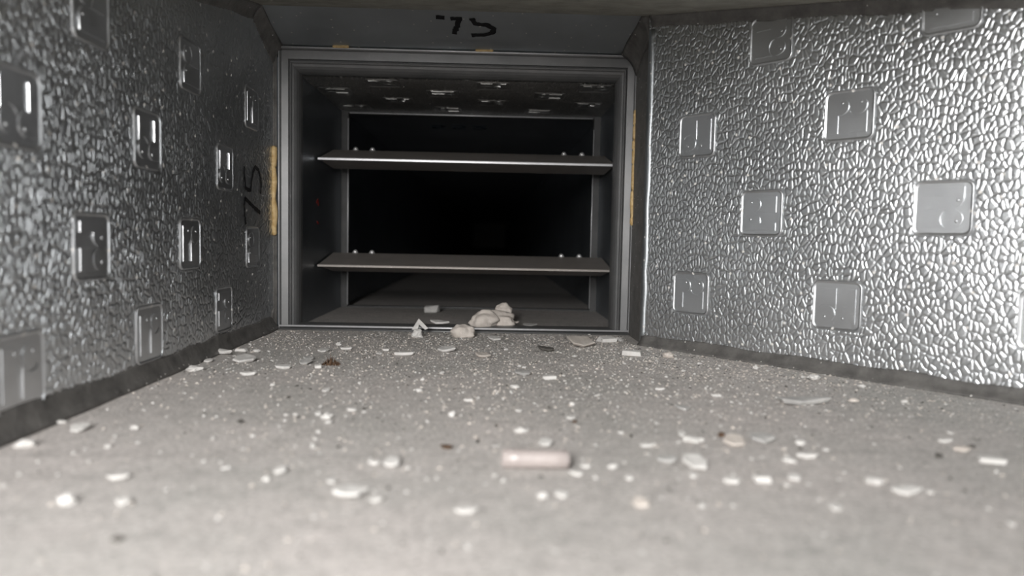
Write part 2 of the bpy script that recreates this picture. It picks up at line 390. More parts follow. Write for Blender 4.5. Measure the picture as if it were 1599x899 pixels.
    ('L', 0.2917, 0.4953, 0, 0.0069, 0.0055, 0.0024, 'b', 'pale beige crumb right of the very long grey sliver'),
    ('L', 0.326, 0.4935, 0, 0.0039, 0.0031, 0.0021, 'w', 'round bright crumb alone near the right wall'),
    ('L', 0.2081, 0.3856, 0, 0.006, 0.0048, 0.0025, 'w', 'white lump between the grey scrap and a small dark crumb'),
    ('L', 0.2167, 0.3739, 0, 0.0036, 0.0029, 0.0012, 'w', 'small white crumb right of the white lump, with a dark fleck'),
    ('S', 0.2012, 0.36, 0, 0.0131, 0.0051, 0.0017, 'w', 'tail like white stick pointing right from a blob, right foreground'),
    ('L', 0.1891, 0.3539, 0, 0.0073, 0.0059, 0.0017, 'w', 'white blob at the left end of the tail like stick'),
    ('B', 0.164, 0.3225, 0, 0.0067, 0.004, 0.0028, 'w', 'bright squarish lump in the right foreground'),
    ('F', 0.18, 0.326, 0, 0.0079, 0.0062, 0.0013, 'w', 'flat chip right of the bright squarish lump'),
    ('L', 0.2152, 0.3221, 0, 0.0089, 0.0071, 0.0028, 'w', 'large oval white lump in the right foreground'),
    ('F', 0.222, 0.3086, 0, 0.0134, 0.0105, 0.0017, 'w', 'wing shaped white flake right of the large oval lump'),
    ('L', 0.2333, 0.3094, 0, 0.0032, 0.0026, 0.0015, 'w', 'small crumb off the right tip of the wing shaped flake'),
    ('F', 0.1819, 0.2893, 0, 0.007, 0.0071, 0.0012, 'w', 'white chip nearest the viewer on the right'),
    ('B', 0.2934, 0.3568, 0, 0.0117, 0.007, 0.0022, 'w', 'white rectangular stick piece at the far right edge'),
    ('S', 0.292, 0.3923, 0, 0.0096, 0.0041, 0.0014, 'w', 'thin crescent flake left of the rectangular piece at the far right'),
    ('F', 0.2906, 0.3757, 0, 0.0098, 0.0064, 0.0014, 'b', 'pale flat flake between the crescent and the rectangular piece'),
    ('L', 0.3005, 0.3831, 0, 0.0046, 0.0037, 0.0014, 'd', 'dark crumb behind the pale flat flake at the far right'),
    ('F', 0.2438, 0.274, 0, 0.0033, 0.0044, 0.0009, 'w', 'faint pale chip at the far right, closest to the viewer'),
    ('L', -0.1885, 0.3641, 0, 0.0101, 0.008, 0.0037, 'w', 'large oval white lump at the far left by the wall'),
    ('F', -0.1788, 0.3952, 0, 0.0089, 0.0134, 0.0014, 'w', 'pale upturned flake on the left, near the wall'),
    ('S', -0.1977, 0.4093, 0, 0.0078, 0.0035, 0.0013, 'w', 'thin pale strip left of the upturned flake by the left wall'),
    ('L', -0.152, 0.3993, 0, 0.0048, 0.0039, 0.0021, 'w', 'white crumb right of the upturned flake on the left'),
    ('S', -0.1197, 0.3168, 0, 0.0105, 0.0043, 0.0015, 'w', 'pale slanted stick in the left foreground'),
    ('L', -0.1244, 0.2868, 0, 0.0069, 0.0055, 0.0037, 'w', 'rounded pale lump nearest the viewer at the left'),
    ('F', -0.103, 0.2873, 0, 0.0065, 0.0054, 0.0012, 'w', 'pale flat chip right of the rounded lump in the left foreground'),
    ('L', -0.0879, 0.2525, 0, 0.0039, 0.0031, 0.0015, 'd', 'dark crumb alone in the bare foreground at the left'),
    ('B', -0.0421, 1.0328, 0.002, 0.0179, 0.0125, 0.0097, 'g', 'small grey block inside the duct behind the sill'),
    ('T', -0.0366, 0.8082, 0.006, 0.0182, 0.0127, 0.0126, 'w', 'folded tent shaped white scrap standing on the sill'),
    ('L', -0.0387, 0.7867, 0.0, 0.0136, 0.0096, 0.0092, 'w', 'crumpled white scrap in front of the sill, below the tent shaped scrap'),
    ('F', -0.0198, 0.8475, 0.007, 0.025, 0.0175, 0.0024, 'w', 'tilted white flake on the sill between folded scrap and rounded lump'),
    ('L', 0.0104, 0.7943, 0.0, 0.0254, 0.0178, 0.0142, 'b', 'rounded smooth plaster lump leaning against the sill'),
    ('L', 0.0332, 0.8586, 0.004, 0.0342, 0.0239, 0.0194, 'b', 'largest domed lump at the left of the plaster heap on the sill'),
    ('L', 0.0562, 0.9046, 0.016, 0.0204, 0.0143, 0.012, 'b', 'rounded knob on the very top of the plaster heap'),
    ('L', 0.0474, 0.8808, 0.009, 0.0396, 0.0277, 0.0123, 'b', 'broad lump in the middle of the plaster heap on the sill'),
    ('L', 0.0565, 0.867, 0.004, 0.027, 0.0189, 0.0128, 'b', 'folded lump at the right foot of the plaster heap on the sill'),
    ('F', 0.0689, 0.8761, 0.006, 0.0152, 0.0106, 0.0017, 'b', 'thin flake sticking out at the right end of the plaster heap'),
    ('F', 0.0867, 0.8654, 0.005, 0.0217, 0.0152, 0.0009, 'g', 'flat grey flake on the sill to the right of the plaster heap'),
]
CRUMBS = [(-0.0844, 0.3873, 0.003, 'w'), (-0.103, 0.3815, 0.003, 'w'), (-0.1007, 0.4158, 0.004, 'd'), (-0.0525, 0.3976, 0.0035, 'w'), (-0.0508, 0.3834, 0.0037, 'w'), (-0.0485, 0.3696, 0.0045, 'w'), (-0.0083, 0.5078, 0.0053, 'w'), (0.0225, 0.5056, 0.0031, 'w'), (0.033, 0.4874, 0.0034, 'w'), (0.1419, 0.5359, 0.0037, 'w'), (0.1369, 0.5137, 0.0027, 'w'), (0.1139, 0.4031, 0.0032, 'w'), (-0.036, 0.3283, 0.0023, 'w'), (-0.0573, 0.3699, 0.0019, 'w'), (0.0133, 0.3207, 0.0028, 'w'), (0.0245, 0.3081, 0.0021, 'w'), (0.0062, 0.3042, 0.0024, 'w'), (0.0028, 0.3362, 0.0023, 'w'), (-0.0075, 0.3044, 0.0026, 'w'), (0.0016, 0.3667, 0.0019, 'w'), (0.0431, 0.3261, 0.0028, 'w'), (0.0474, 0.3198, 0.0033, 'w'), (0.1062, 0.3489, 0.0024, 'w'), (0.0886, 0.3253, 0.0023, 'w'), (0.1272, 0.2901, 0.004, 'w'), (0.1405, 0.2913, 0.0025, 'w'), (0.2758, 0.6115, 0.0032, 'w'), (0.2938, 0.5829, 0.0041, 'w'), (0.2949, 0.5147, 0.0036, 'w'), (0.2039, 0.4871, 0.0025, 'w'), (0.1837, 0.3196, 0.0022, 'w'), (0.1731, 0.3178, 0.0033, 'w'), (0.3067, 0.4114, 0.0043, 'w'), (0.272, 0.3657, 0.0045, 'd'), (0.2465, 0.2913, 0.0023, 'w'), (-0.1588, 0.3538, 0.0031, 'w'), (-0.148, 0.3636, 0.0038, 'w'), (-0.1612, 0.3062, 0.0037, 'w'), (-0.093, 0.3033, 0.0029, 'w'), (-0.0832, 0.3062, 0.0024, 'w'), (-0.0843, 0.5094, 0.0027, 'd'), (-0.0962, 0.5197, 0.0027, 'd'), (-0.0375, 0.4535, 0.0032, 'd'), (-0.0916, 0.4814, 0.0033, 'd'), (-0.0545, 0.5334, 0.0037, 'w'), (-0.0799, 0.4343, 0.0034, 'w'), (-0.0766, 0.4209, 0.0029, 'w'), (-0.0752, 0.4365, 0.003, 'w'), (-0.0724, 0.3983, 0.0031, 'w'), (0.0557, 0.7057, 0.0049, 'w'), (0.1282, 0.715, 0.0037, 'w'), (0.1353, 0.7066, 0.0043, 'w'), (0.1184, 0.6723, 0.0053, 'w'), (0.1106, 0.6228, 0.0027, 'w'), (0.1603, 0.7183, 0.0037, 'w'), (0.1684, 0.6604, 0.004, 'w'), (0.1582, 0.6361, 0.0033, 'w'), (0.2256, 0.6409, 0.0045, 'w'), (0.2016, 0.6035, 0.0047, 'w'), (0.1805, 0.5757, 0.0025, 'w'), (0.1648, 0.5531, 0.0029, 'w'), (0.1725, 0.5096, 0.0027, 'w'), (0.1808, 0.5001, 0.0022, 'w'), (0.2794, 0.6344, 0.0028, 'w'), (0.0234, 0.4397, 0.0019, 'w'), (0.0044, 0.4234, 0.0033, 'w'), (-0.0068, 0.4342, 0.0026, 'w'), (-0.0099, 0.549, 0.0038, 'w'), (0.0027, 0.5758, 0.0045, 'w'), (0.029, 0.5735, 0.0035, 'w'), (0.0362, 0.5592, 0.0024, 'w'), (0.0653, 0.6151, 0.0032, 'w'), (0.0688, 0.6086, 0.0037, 'w'), (0.0987, 0.5742, 0.003, 'w'), (0.0976, 0.5531, 0.0029, 'w'), (0.1103, 0.5649, 0.0025, 'w'), (0.1058, 0.5164, 0.0022, 'd'), (0.116, 0.4672, 0.002, 'd'), (0.1187, 0.3962, 0.0021, 'd'), (0.0345, 0.3842, 0.0027, 'd'), (0.0446, 0.4151, 0.0032, 'd'), (0.0157, 0.5164, 0.0027, 'd'), (0.2255, 0.5486, 0.0019, 'd'), (0.1693, 0.4274, 0.0015, 'd'), (0.1188, 0.3988, 0.0021, 'd'), (-0.0359, 0.3692, 0.0026, 'd'), (0.0343, 0.3808, 0.0023, 'd'), (-0.0023, 0.3093, 0.0027, 'd'), (0.2041, 0.3768, 0.0029, 'd'), (0.2709, 0.3643, 0.0032, 'd'), (0.2771, 0.4019, 0.0024, 'd'), (0.2714, 0.4048, 0.0018, 'w'), (0.2942, 0.4546, 0.002, 'w'), (0.2636, 0.441, 0.0023, 'w'), (0.2636, 0.4211, 0.0022, 'w'), (0.2593, 0.4665, 0.002, 'w'), (0.249, 0.3867, 0.002, 'w'), (0.2396, 0.3449, 0.0021, 'w'), (0.2011, 0.3267, 0.0017, 'w'), (0.1782, 0.3611, 0.0025, 'w'), (0.1713, 0.3572, 0.0031, 'w'), (0.1908, 0.3616, 0.0025, 'w'), (0.1538, 0.3317, 0.0029, 'w'), (0.1758, 0.4211, 0.0022, 'w'), (0.1422, 0.3855, 0.0023, 'w'), (0.1395, 0.4259, 0.0033, 'w'), (0.2106, 0.6651, 0.0035, 'w'), (0.2346, 0.6178, 0.0027, 'w'), (0.1729, 0.6126, 0.0027, 'w'), (-0.1665, 0.4417, 0.0023, 'w'), (-0.1468, 0.4269, 0.0022, 'w'), (-0.1525, 0.4778, 0.0029, 'w'), (-0.1312, 0.4437, 0.0023, 'w'), (-0.1396, 0.4992, 0.0026, 'w'), (-0.1776, 0.529, 0.0037, 'w'), (-0.1379, 0.3732, 0.0023, 'w'), (-0.1547, 0.3843, 0.0027, 'w'), (-0.1194, 0.3569, 0.0025, 'w'), (-0.1023, 0.3525, 0.0021, 'w'), (-0.085, 0.3427, 0.0024, 'w'), (-0.0817, 0.3641, 0.0022, 'w'), (-0.1671, 0.3395, 0.0027, 'w'), (-0.1444, 0.3405, 0.0024, 'w'), (-0.1482, 0.3218, 0.0022, 'w'), (-0.1643, 0.3211, 0.0025, 'w'), (-0.1544, 0.6314, 0.0027, 'w'), (-0.1616, 0.6737, 0.0029, 'w'), (-0.1924, 0.7152, 0.0031, 'w'), (-0.1791, 0.7219, 0.0025, 'w'), (-0.1697, 0.76, 0.0026, 'w'), (-0.1552, 0.7808, 0.0034, 'w'), (-0.1021, 0.7781, 0.0027, 'w'), (-0.0889, 0.8006, 0.0028, 'w'), (-0.0768, 0.813, 0.0028, 'w'), (-0.0042, 0.7799, 0.0027, 'w'), (0.1058, 0.8352, 0.0036, 'w'), (0.1289, 0.845, 0.0029, 'w'), (0.1531, 0.831, 0.0029, 'w')]
MARK_LEFT = [[(0.7402, 0.1165), (0.7365, 0.1243), (0.7343, 0.133), (0.7367, 0.1429)], [(0.7367, 0.1424), (0.7577, 0.1365), (0.7856, 0.1295)], [(0.7356, 0.173), (0.7361, 0.1624), (0.7392, 0.1524), (0.7472, 0.1509), (0.7548, 0.1514), (0.758, 0.1612), (0.7627, 0.1706), (0.7707, 0.1757), (0.7804, 0.1738), (0.7869, 0.1666), (0.7892, 0.1594), (0.7874, 0.1494)]]
MARK_TOP = [[(-0.0215, 0.0672), (-0.0128, 0.0667)], [(-0.0067, 0.0651), (0.0029, 0.0661), (0.0002, 0.0533), (-0.0044, 0.0369)], [(0.0157, 0.0667), (0.0185, 0.0567), (0.0307, 0.0558), (0.0385, 0.0488), (0.0366, 0.0406), (0.0287, 0.0365), (0.0145, 0.0348)]]
# ------------------------------------------------------------------ the setting
D, H = 0.8414, 0.3149            # distance and height of the damper frame
XL, XR = -0.205, 0.199           # left wall, right collar
TX, TY = 0.63121, -0.77561       # direction of the flared right wall
RY0 = 0.7588                     # where the right wall starts to flare
def ceil_z(y): return 0.333 - 0.2 * (0.746 - y) if y > 0.45 else 0.2738

# floor of the near duct
fl_poly = [(XL - 0.02, -0.55), (0.75, -0.55), (0.75, 0.08), (XR + 0.02, RY0 + 0.02), (XR + 0.01, D + 0.002), (XL - 0.02, D + 0.002)]
floor = link('floor', panel_mesh('floor', fl_poly), MAT['floor'])
tag(floor, 'dusty pale grey duct floor in front of the damper', kind='structure')

# left wall: embossed foil, straight
wl = frame_matrix((XL, 0, 0), (0, 1, 0), (0, 0, 1))
wall_left = link('wall_left', panel_mesh('wall_left', [(-0.55, 0), (D + 0.004, 0), (D + 0.004, 0.345), (0.765, 0.338), (0.45, 0.276), (-0.55, 0.276)]), MAT['foil'], matrix=wl)
tag(wall_left, 'shaded silver foil duct wall on the left with embossed marks', kind='structure')

# right wall: embossed foil, flaring out towards the viewer
wr = frame_matrix((XR, RY0, 0), (TX, TY, 0), (0, 0, 1))
sR = 0.78
poly = [(-0.004, 0), (sR, 0), (sR, 0.276)]
s45 = (RY0 - 0.45) / 0.77561
poly += [(s45, 0.276), (-0.004, ceil_z(RY0) + 0.003)]
wall_right = link('wall_right', panel_mesh('wall_right', poly), MAT['foil'], matrix=wr)
tag(wall_right, 'bright silver foil duct wall on the right with embossed marks', kind='structure')
xe, ye = XR + TX * sR, RY0 + TY * sR
wq = frame_matrix((xe, ye, 0), (0, -1, 0), (0, 0, 1))
wall_near = link('wall_right_near', panel_mesh('wall_right_near', [(0, 0), (0.72, 0), (0.72, 0.276), (0, 0.276)]), MAT['foil'], matrix=wq)
tag(wall_near, 'silver foil duct wall continuing beside the viewer', kind='structure')

# short collar on the right between flare and frame
wc = frame_matrix((XR, D + 0.003, 0), (0, -1, 0), (0, 0, 1))
collar = link('wall_right_collar', panel_mesh('wall_right_collar', [(0, 0), (D + 0.003 - RY0, 0), (D + 0.003 - RY0, 0.337), (0, 0.318)]), MAT['sealant'], matrix=wc)
tag(collar, 'narrow dark sealed strip between damper and right wall', kind='structure')

# ceiling: slopes down towards the viewer, then runs level
cv = []
for y in (0.765, 0.45, 0.26):
    z = ceil_z(y) if y > 0.45 else 0.2738
    cv += [(XL - 0.02, y, z), (0.80, y, z), (0.80, y, z + 0.02), (XL - 0.02, y, z + 0.02)]
cf = [(0, 1, 5, 4), (4, 5, 9, 8), (2, 3, 7, 6), (6, 7, 11, 10), (0, 3, 2, 1), (8, 9, 10, 11), (1, 2, 6, 5), (5, 6, 10, 9), (3, 0, 4, 7), (7, 4, 8, 11)]
ceiling = link('ceiling', mesh_py('ceiling', cv, cf), MAT['ceiling'])
tag(ceiling, 'dusty olive grey duct ceiling sloping down to the viewer', kind='structure')

# top collar strip above the frame
A = Vector((0, D, 0.3149)); B = Vector((0, 0.765, 0.337))
wt = frame_matrix(A, (1, 0, 0), B - A)
sl = (B - A).length
strip = link('trim_1', panel_mesh('trim_1', [(XL - 0.01, -0.002), (0.215, -0.002), (0.215, sl), (XL - 0.01, sl)]), MAT['foil_smooth'], matrix=wt)
tag(strip, 'smooth grey foil strip above the damper with handwriting', kind='structure')

# handwriting
def writing(strokes, width, mat, parent, name, label, seed, z0=0.0002):
    for i, s in enumerate(strokes):
        o = link(name, ribbon_mesh(name, s, width, z0=z0, seed=seed + i), mat, parent)
        o['label'] = label
writing(MARK_LEFT, 0.0036, MAT['marker'], wall_left, 'marker_stroke', 'black pen stroke of the sideways number 75', 1, 0.0009)
writing(MARK_TOP, 0.0058, MAT['marker'], strip, 'marker_stroke', 'black pen stroke of the number 75', 11)

# ------------------------------------------------------------------ embossed logos
LS = 0.021
def rounded_square(h, r, n=6):
    pts = []
    for cx_, cy_, a0 in ((h - r, h - r, 0), (-h + r, h - r, 90), (-h + r, -h + r, 180), (h - r, -h + r, 270)):
        for k in range(n + 1):
            a = math.radians(a0 + 90 * k / n)
            pts.append((cx_ + r * math.cos(a), cy_ + r * math.sin(a)))
    return pts
def logo_plate_mesh():
    rings = [(0.0, -0.0003), (0.0004, 0.0006), (0.0009, 0.0011), (0.0013, 0.0011), (0.0018, 0.0007), (0.0023, 0.0004), (0.0028, 0.0003)]
    verts, faces = [], []
    for ins, z in rings:
        verts += [(x, y, z) for x, y in rounded_square(LS - ins, 0.0062 - ins * 0.8)]
    n = len(verts) // len(rings)
    for i in range(len(rings) - 1):
        for k in range(n):
            faces.append((i * n + k, i * n + (k + 1) % n, (i + 1) * n + (k + 1) % n, (i + 1) * n + k))
    faces.append(tuple(range((len(rings) - 1) * n, len(rings) * n)))
    me = mesh_py('embossed_logo', verts, faces)
    for p in me.polygons: p.use_smooth = len(p.vertices) == 4
    me.materials.append(MAT['foil_plain'])
    return me
def arc(cx_, cy_, r, a0, a1, n=14):
    return [(cx_ + r * math.cos(math.radians(a0 + (a1 - a0) * k / n)), cy_ + r * math.sin(math.radians(a0 + (a1 - a0) * k / n))) for k in range(n + 1)]
def add_nub(bm, x, y, z, r):
    bmesh.ops.create_icosphere(bm, subdivisions=2, radius=r, matrix=Matrix.Translation((x, y, z)) @ Matrix.Diagonal((1, 1, 0.6, 1)))
def shape_meshes():
    k = LS * 0.93
    P = [(-0.80, -0.74), (-0.44, -0.74), (-0.44, 0.01)] + arc(-0.36, 0.37, 0.36, -80, 90) + [(-0.80, 0.73)]
    C = arc(0.40, 0.37, 0.355, 0, 360, 28)[:-1]
    cut = arc(0.40, 0.37, 0.43, -35, -152, 12)
    Rr = [(0.03, -0.74), (0.75, -0.74)] + [(min(0.75, max(0.03, x)), y) for x, y in cut]
    out = []
    for nm, pts, nub in (('stem', P, (-0.28, 0.52)), ('disc', C, (0.50, 0.50)), ('block', Rr, None)):
        bm = prism_bm([(x * k, y * k) for x, y in pts], 0.0010, 0.0004, 0.0001)
        if nub: add_nub(bm, nub[0] * k, nub[1] * k, 0.0010, 0.0012)
        me = mesh_bm('logo_' + nm, bm); me.materials.append(MAT['foil_plain'])
        out.append(me)
    return out
PLATE = logo_plate_mesh(); SHAPES = shape_meshes()
def logo(parent, x, y, rot, scale=1.0, mat=None, lift=0.0):
    o = link('embossed_logo', PLATE, None, parent)
    o.matrix_local = Matrix.Translation((x, y, lift)) @ Matrix.Rotation(math.radians(rot), 4, 'Z') @ Matrix.Scale(scale, 4)
    subs = [link('logo_shape', me, None, o) for me in SHAPES]
    if mat:
        for q in [o] + subs:
            q.material_slots[0].link = 'OBJECT'; q.material_slots[0].material = mat
LOGOS_R = [(0.0585, 0.058, 0), (0.0595, 0.210, 180), (0.131, 0.1347, 90), (0.1334, 0.2869, -90), (0.2035, 0.0575, 180), (0.206, 0.213, 0),
           (0.2796, 0.1365, -90), (0.278, 0.2855, 90), (0.352, 0.0585, 0), (0.352, 0.213, 180), (0.426, 0.135, 90), (0.50, 0.058, 180), (0.50, 0.212, 0), (0.574, 0.135, -90)]
LOGOS_L = [(0.387, 0.033, 0), (0.389, 0.169, 180), (0.458, 0.0973, -90), (0.4613, 0.240, 90), (0.533, 0.172, 180), (0.5325, 0.0345, 0), (0.6085, 0.2404, 90), (0.605, 0.0984, 0),
           (0.6844, 0.1666, 180), (0.680, 0.038, -90), (0.760, 0.2332, 0), (0.762, 0.0935, 90), (0.312, 0.0973, 90), (0.312, 0.240, -90), (0.24, 0.169, 0), (0.24, 0.033, 180)]
for s, z, r in LOGOS_R: logo(wall_right, s, z, r, lift=0.0005)
for y, z, r in LOGOS_L: logo(wall_left, y, z, r, lift=0.0005)

def embossed_sheet(parent, x0, x1, top, step, logos, seed, amp, span=0.335, mat='foil_sheet'):
    """foil skin of the wall: packed flat-topped pebbles as real relief, smooth under the logos"""
    rs = np.random.RandomState(seed)
    nx = int((x1 - x0) / step) + 1; ny = int(span / step) + 1
    xs = np.linspace(x0, x1, nx); tt = np.linspace(0.0, 1.0, ny)
    tops = np.array([top(v) for v in xs])
    X = np.repeat(xs[:, None], ny, 1); Y = tt[None, :] * tops[:, None]
    k = 245.0
    wx = 0.0007 * np.sin(X * 310 + 2 * np.sin(Y * 230)); wy = 0.0007 * np.sin(Y * 270 + 2 * np.sin(X * 250))
    U = ((X - x0) + wx) * k + 4; V = (Y + wy) * k * 0.60 + 4
    ci = np.floor(U).astype(int); cj = np.floor(V).astype(int)
    jx = rs.rand(ci.max() + 8, cj.max() + 8); jy = rs.rand(ci.max() + 8, cj.max() + 8); hh_ = rs.rand(ci.max() + 8, cj.max() + 8)
    best = np.full(U.shape, 9e9); bx = np.zeros_like(U); by = np.zeros_like(U); bh = np.zeros_like(U)
    for a in (-1, 0, 1):
        for c in (-1, 0, 1):
            px = ci + a + jx[ci + a, cj + c] - U; py = cj + c + jy[ci + a, cj + c] - V
            d = px * px + py * py; m = d < best
            best = np.where(m, d, best); bx = np.where(m, px, bx); by = np.where(m, py, by); bh = np.where(m, hh_[ci + a, cj + c], bh)
    edge_ = np.full(U.shape, 9e9)
    for a in (-2, -1, 0, 1, 2):
        for c in (-2, -1, 0, 1, 2):
            px = ci + a + jx[ci + a, cj + c] - U; py = cj + c + jy[ci + a, cj + c] - V
            dx = px - bx; dy = py - by; ln = np.sqrt(dx * dx + dy * dy); ok = ln > 1e-5
            e = np.where(ok, ((px + bx) * dx + (py + by) * dy) * 0.5 / np.maximum(ln, 1e-5), 9e9)
            edge_ = np.minimum(edge_, e)
    t = np.clip(edge_ / 0.20, 0, 1); hgt = t * t * (3 - 2 * t) * (0.65 + 0.5 * bh) * amp
    for lx, ly, _ in logos:
        q = np.maximum(np.abs(X - lx), np.abs(Y - ly)); hgt *= np.clip((q - 0.0200) / 0.0016, 0, 1)
    co = np.empty((nx * ny, 3), dtype=np.float32)
    co[:, 0] = X.ravel(); co[:, 1] = Y.ravel(); co[:, 2] = hgt.ravel() + 0.0003
    idx = np.arange(nx * ny).reshape(nx, ny)
    quads = np.stack([idx[:-1, :-1], idx[1:, :-1], idx[1:, 1:], idx[:-1, 1:]], -1).reshape(-1, 4)
    me = bpy.data.meshes.new('embossed_foil')
    me.vertices.add(len(co)); me.vertices.foreach_set('co', co.ravel())
    me.loops.add(quads.size); me.loops.foreach_set('vertex_index', quads.astype(np.int32).ravel())
    me.polygons.add(len(quads)); me.polygons.foreach_set('loop_start', np.arange(0, quads.size, 4, dtype=np.int32))
    me.polygons.foreach_set('use_smooth', np.ones(len(quads), dtype=bool))
    me.update(calc_edges=True); me.validate()
    return link('embossed_foil', me, MAT[mat], parent)
embossed_sheet(wall_left, 0.27, D + 0.002, lambda y: (ceil_z(y) if y < 0.765 else 0.337 - (y - 0.765) * 0.29), 0.0006, LOGOS_L, 5, 0.00052)
embossed_sheet(wall_right, 0.0, 0.42, lambda s: ceil_z(RY0 - 0.77561 * s), 0.0006, LOGOS_R, 9, 0.00055)

# ------------------------------------------------------------------ duct beyond the damper
IL, IR, IB, IT = -0.1815, 0.1975, 0.002, 0.2895
Y1, Y2, Y3 = D + 0.0228, D + 0.25, 9.0
def inner(name, org, X, Y, w, h, mat, label):
    o = link(name, panel_mesh(name, [(0, 0), (w, 0), (w, h), (0, h)], 0.012), mat, matrix=frame_matrix(org, X, Y))
    return tag(o, label, kind='structure')
hh = IT - IB; ww = IR - IL
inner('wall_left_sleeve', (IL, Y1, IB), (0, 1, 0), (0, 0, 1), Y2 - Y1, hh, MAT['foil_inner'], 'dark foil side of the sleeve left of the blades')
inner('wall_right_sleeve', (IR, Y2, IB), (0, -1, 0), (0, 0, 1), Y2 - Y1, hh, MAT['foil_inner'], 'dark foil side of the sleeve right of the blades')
csl = inner('ceiling_sleeve', (IL, Y2, IT), (1, 0, 0), (0, -1, 0), ww, Y2 - Y1, MAT['foil_inner_pebble'], 'embossed foil top of the sleeve above the blades')
inner('floor_sleeve', (IL, D + 0.004, IB), (1, 0, 0), (0, 1, 0), ww, Y2 - D - 0.004, MAT['floor_inner'], 'dusty sleeve floor below the blades')
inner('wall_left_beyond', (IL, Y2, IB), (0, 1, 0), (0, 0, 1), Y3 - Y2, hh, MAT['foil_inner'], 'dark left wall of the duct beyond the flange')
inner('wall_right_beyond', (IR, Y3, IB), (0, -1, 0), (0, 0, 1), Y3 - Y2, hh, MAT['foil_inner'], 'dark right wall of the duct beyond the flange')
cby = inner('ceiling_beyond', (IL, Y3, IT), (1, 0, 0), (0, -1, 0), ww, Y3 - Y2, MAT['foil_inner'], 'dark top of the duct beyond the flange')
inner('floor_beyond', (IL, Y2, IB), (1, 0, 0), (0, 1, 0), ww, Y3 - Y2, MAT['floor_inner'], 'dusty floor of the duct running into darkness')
inner('wall_rear_light_block', (IL, Y3, IB), (1, 0, 0), (0, 0, 1), ww, hh, MAT['sealant'], 'added dark panel closing the far duct against world light')  # added end panel, keeps world light out of the duct
LOGOS_C = [(x - IL, Y2 - y, r) for x, y, r in [(-0.0927, 0.8935, 0), (-0.160, 0.9475, 90), (-0.0881, 1.004, 180), (-0.0243, 0.9475, -90), (0.0384, 0.8935, 180), (0.1105, 0.9475, 90),
           (0.0387, 1.004, 0), (-0.0245, 1.064, 90), (0.104, 1.064, -90), (0.1605, 0.8935, 0), (0.166, 1.004, 180), (-0.155, 1.064, 0)]]
for x, y, r in LOGOS_C: logo(csl, x, y, r, mat=MAT['sleeve_sheet'], lift=0.0004)
embossed_sheet(csl, 0.0, ww, lambda x: Y2 - Y1, 0.0008, LOGOS_C, 13, 0.00085, Y2 - Y1, 'sleeve_sheet')
# faded number on the duct top beyond the flange
def glyph(pts, x, y, s):
    return [((x + px * s) - IL, Y3 - (y + py * s)) for px, py in pts]
g2 = [(0, 0.8), (0.3, 1.0), (0.6, 0.8), (0.55, 0.5), (0.0, 0.0), (0.65, 0.0)]
g5 = [(0.6, 1.0), (0.1, 1.0), (0.05, 0.55), (0.4, 0.6), (0.65, 0.35), (0.45, 0.0), (0.0, 0.05)]
writing([glyph(g5, -0.062, 1.215, 0.034), glyph(g5, -0.028, 1.215, 0.034), glyph(g2, 0.006, 1.215, 0.034)], 0.005, MAT['marker_blue'], cby, 'marker_stroke', 'faded blue pen digit on the duct top', 31)

for pts in ([(0.075, 0.146), (0.082, 0.150), (0.086, 0.143)], [(0.078, 0.122), (0.086, 0.120)]):
    o = link('marker_stroke', ribbon_mesh('marker_stroke', pts, 0.003, seed=41), MAT['marker_red'], bpy.data.objects['wall_left_sleeve'])
    o['label'] = 'small red pen mark on the dark sleeve side'

# ------------------------------------------------------------------ damper: frame rails, blades
damper = empty('duct_damper', (0.0, D, 0.0))
tag(damper, 'rectangular grey metal damper frame with two horizontal blades across the dark duct', 'damper')
FW = 0.200
PROF = [(0.0, 0.004), (0.0, -0.0035), (0.0012, -0.0040), (0.0022, -0.0030), (0.0024, 0.0), (0.0098, 0.0010), (0.0104, 0.0030), (0.0112, 0.0030), (0.0116, -0.0014), (0.0124, -0.0022), (0.0134, -0.0014),
        (0.0140, 0.0010), (0.0160, 0.0022), (0.0180, 0.0050), (0.0196, 0.0095), (0.0204, 0.0150), (0.0204, 0.0230), (0.0, 0.0230)]
def rail(name, side, mat):
    """frame rail with mitred ends; side in L R T B"""
    verts, faces = [], []
    kb = 0.22                                     # the bottom rail is low, buried in dust
    kt = 1.25
    n = len(PROF)
    for end in (0, 1):
        for a, d in PROF:
            if side == 'L': x = -FW + a; z = (a * kb if end == 0 else H - a * kt)
            elif side == 'R': x = FW - a; z = (a * kb if end == 0 else H - a * kt)
            elif side == 'T': z = H - a * kt; x = (-FW + a if end == 0 else FW - a)
            else: z = a * kb + (0.0012 if a > 0 else 0.0); x = (-FW + a if end == 0 else FW - a)
            verts.append((x, d, z))
    for k in range(n): faces.append((k, (k + 1) % n, n + (k + 1) % n, n + k))
    faces.append(tuple(range(n))); faces.append(tuple(range(n, 2 * n)))
    bm = bmesh.new()
    vv = [bm.verts.new(v) for v in verts]
    for f in faces: bm.faces.new([vv[i] for i in f])
    return link(name, mesh_bm(name, bm), mat, damper)
rail('side_rail', 'L', MAT['rail']); rail('side_rail', 'R', MAT['rail']); rail('top_rail', 'T', MAT['rail'])
br = rail('bottom_rail', 'B', MAT['rail'])
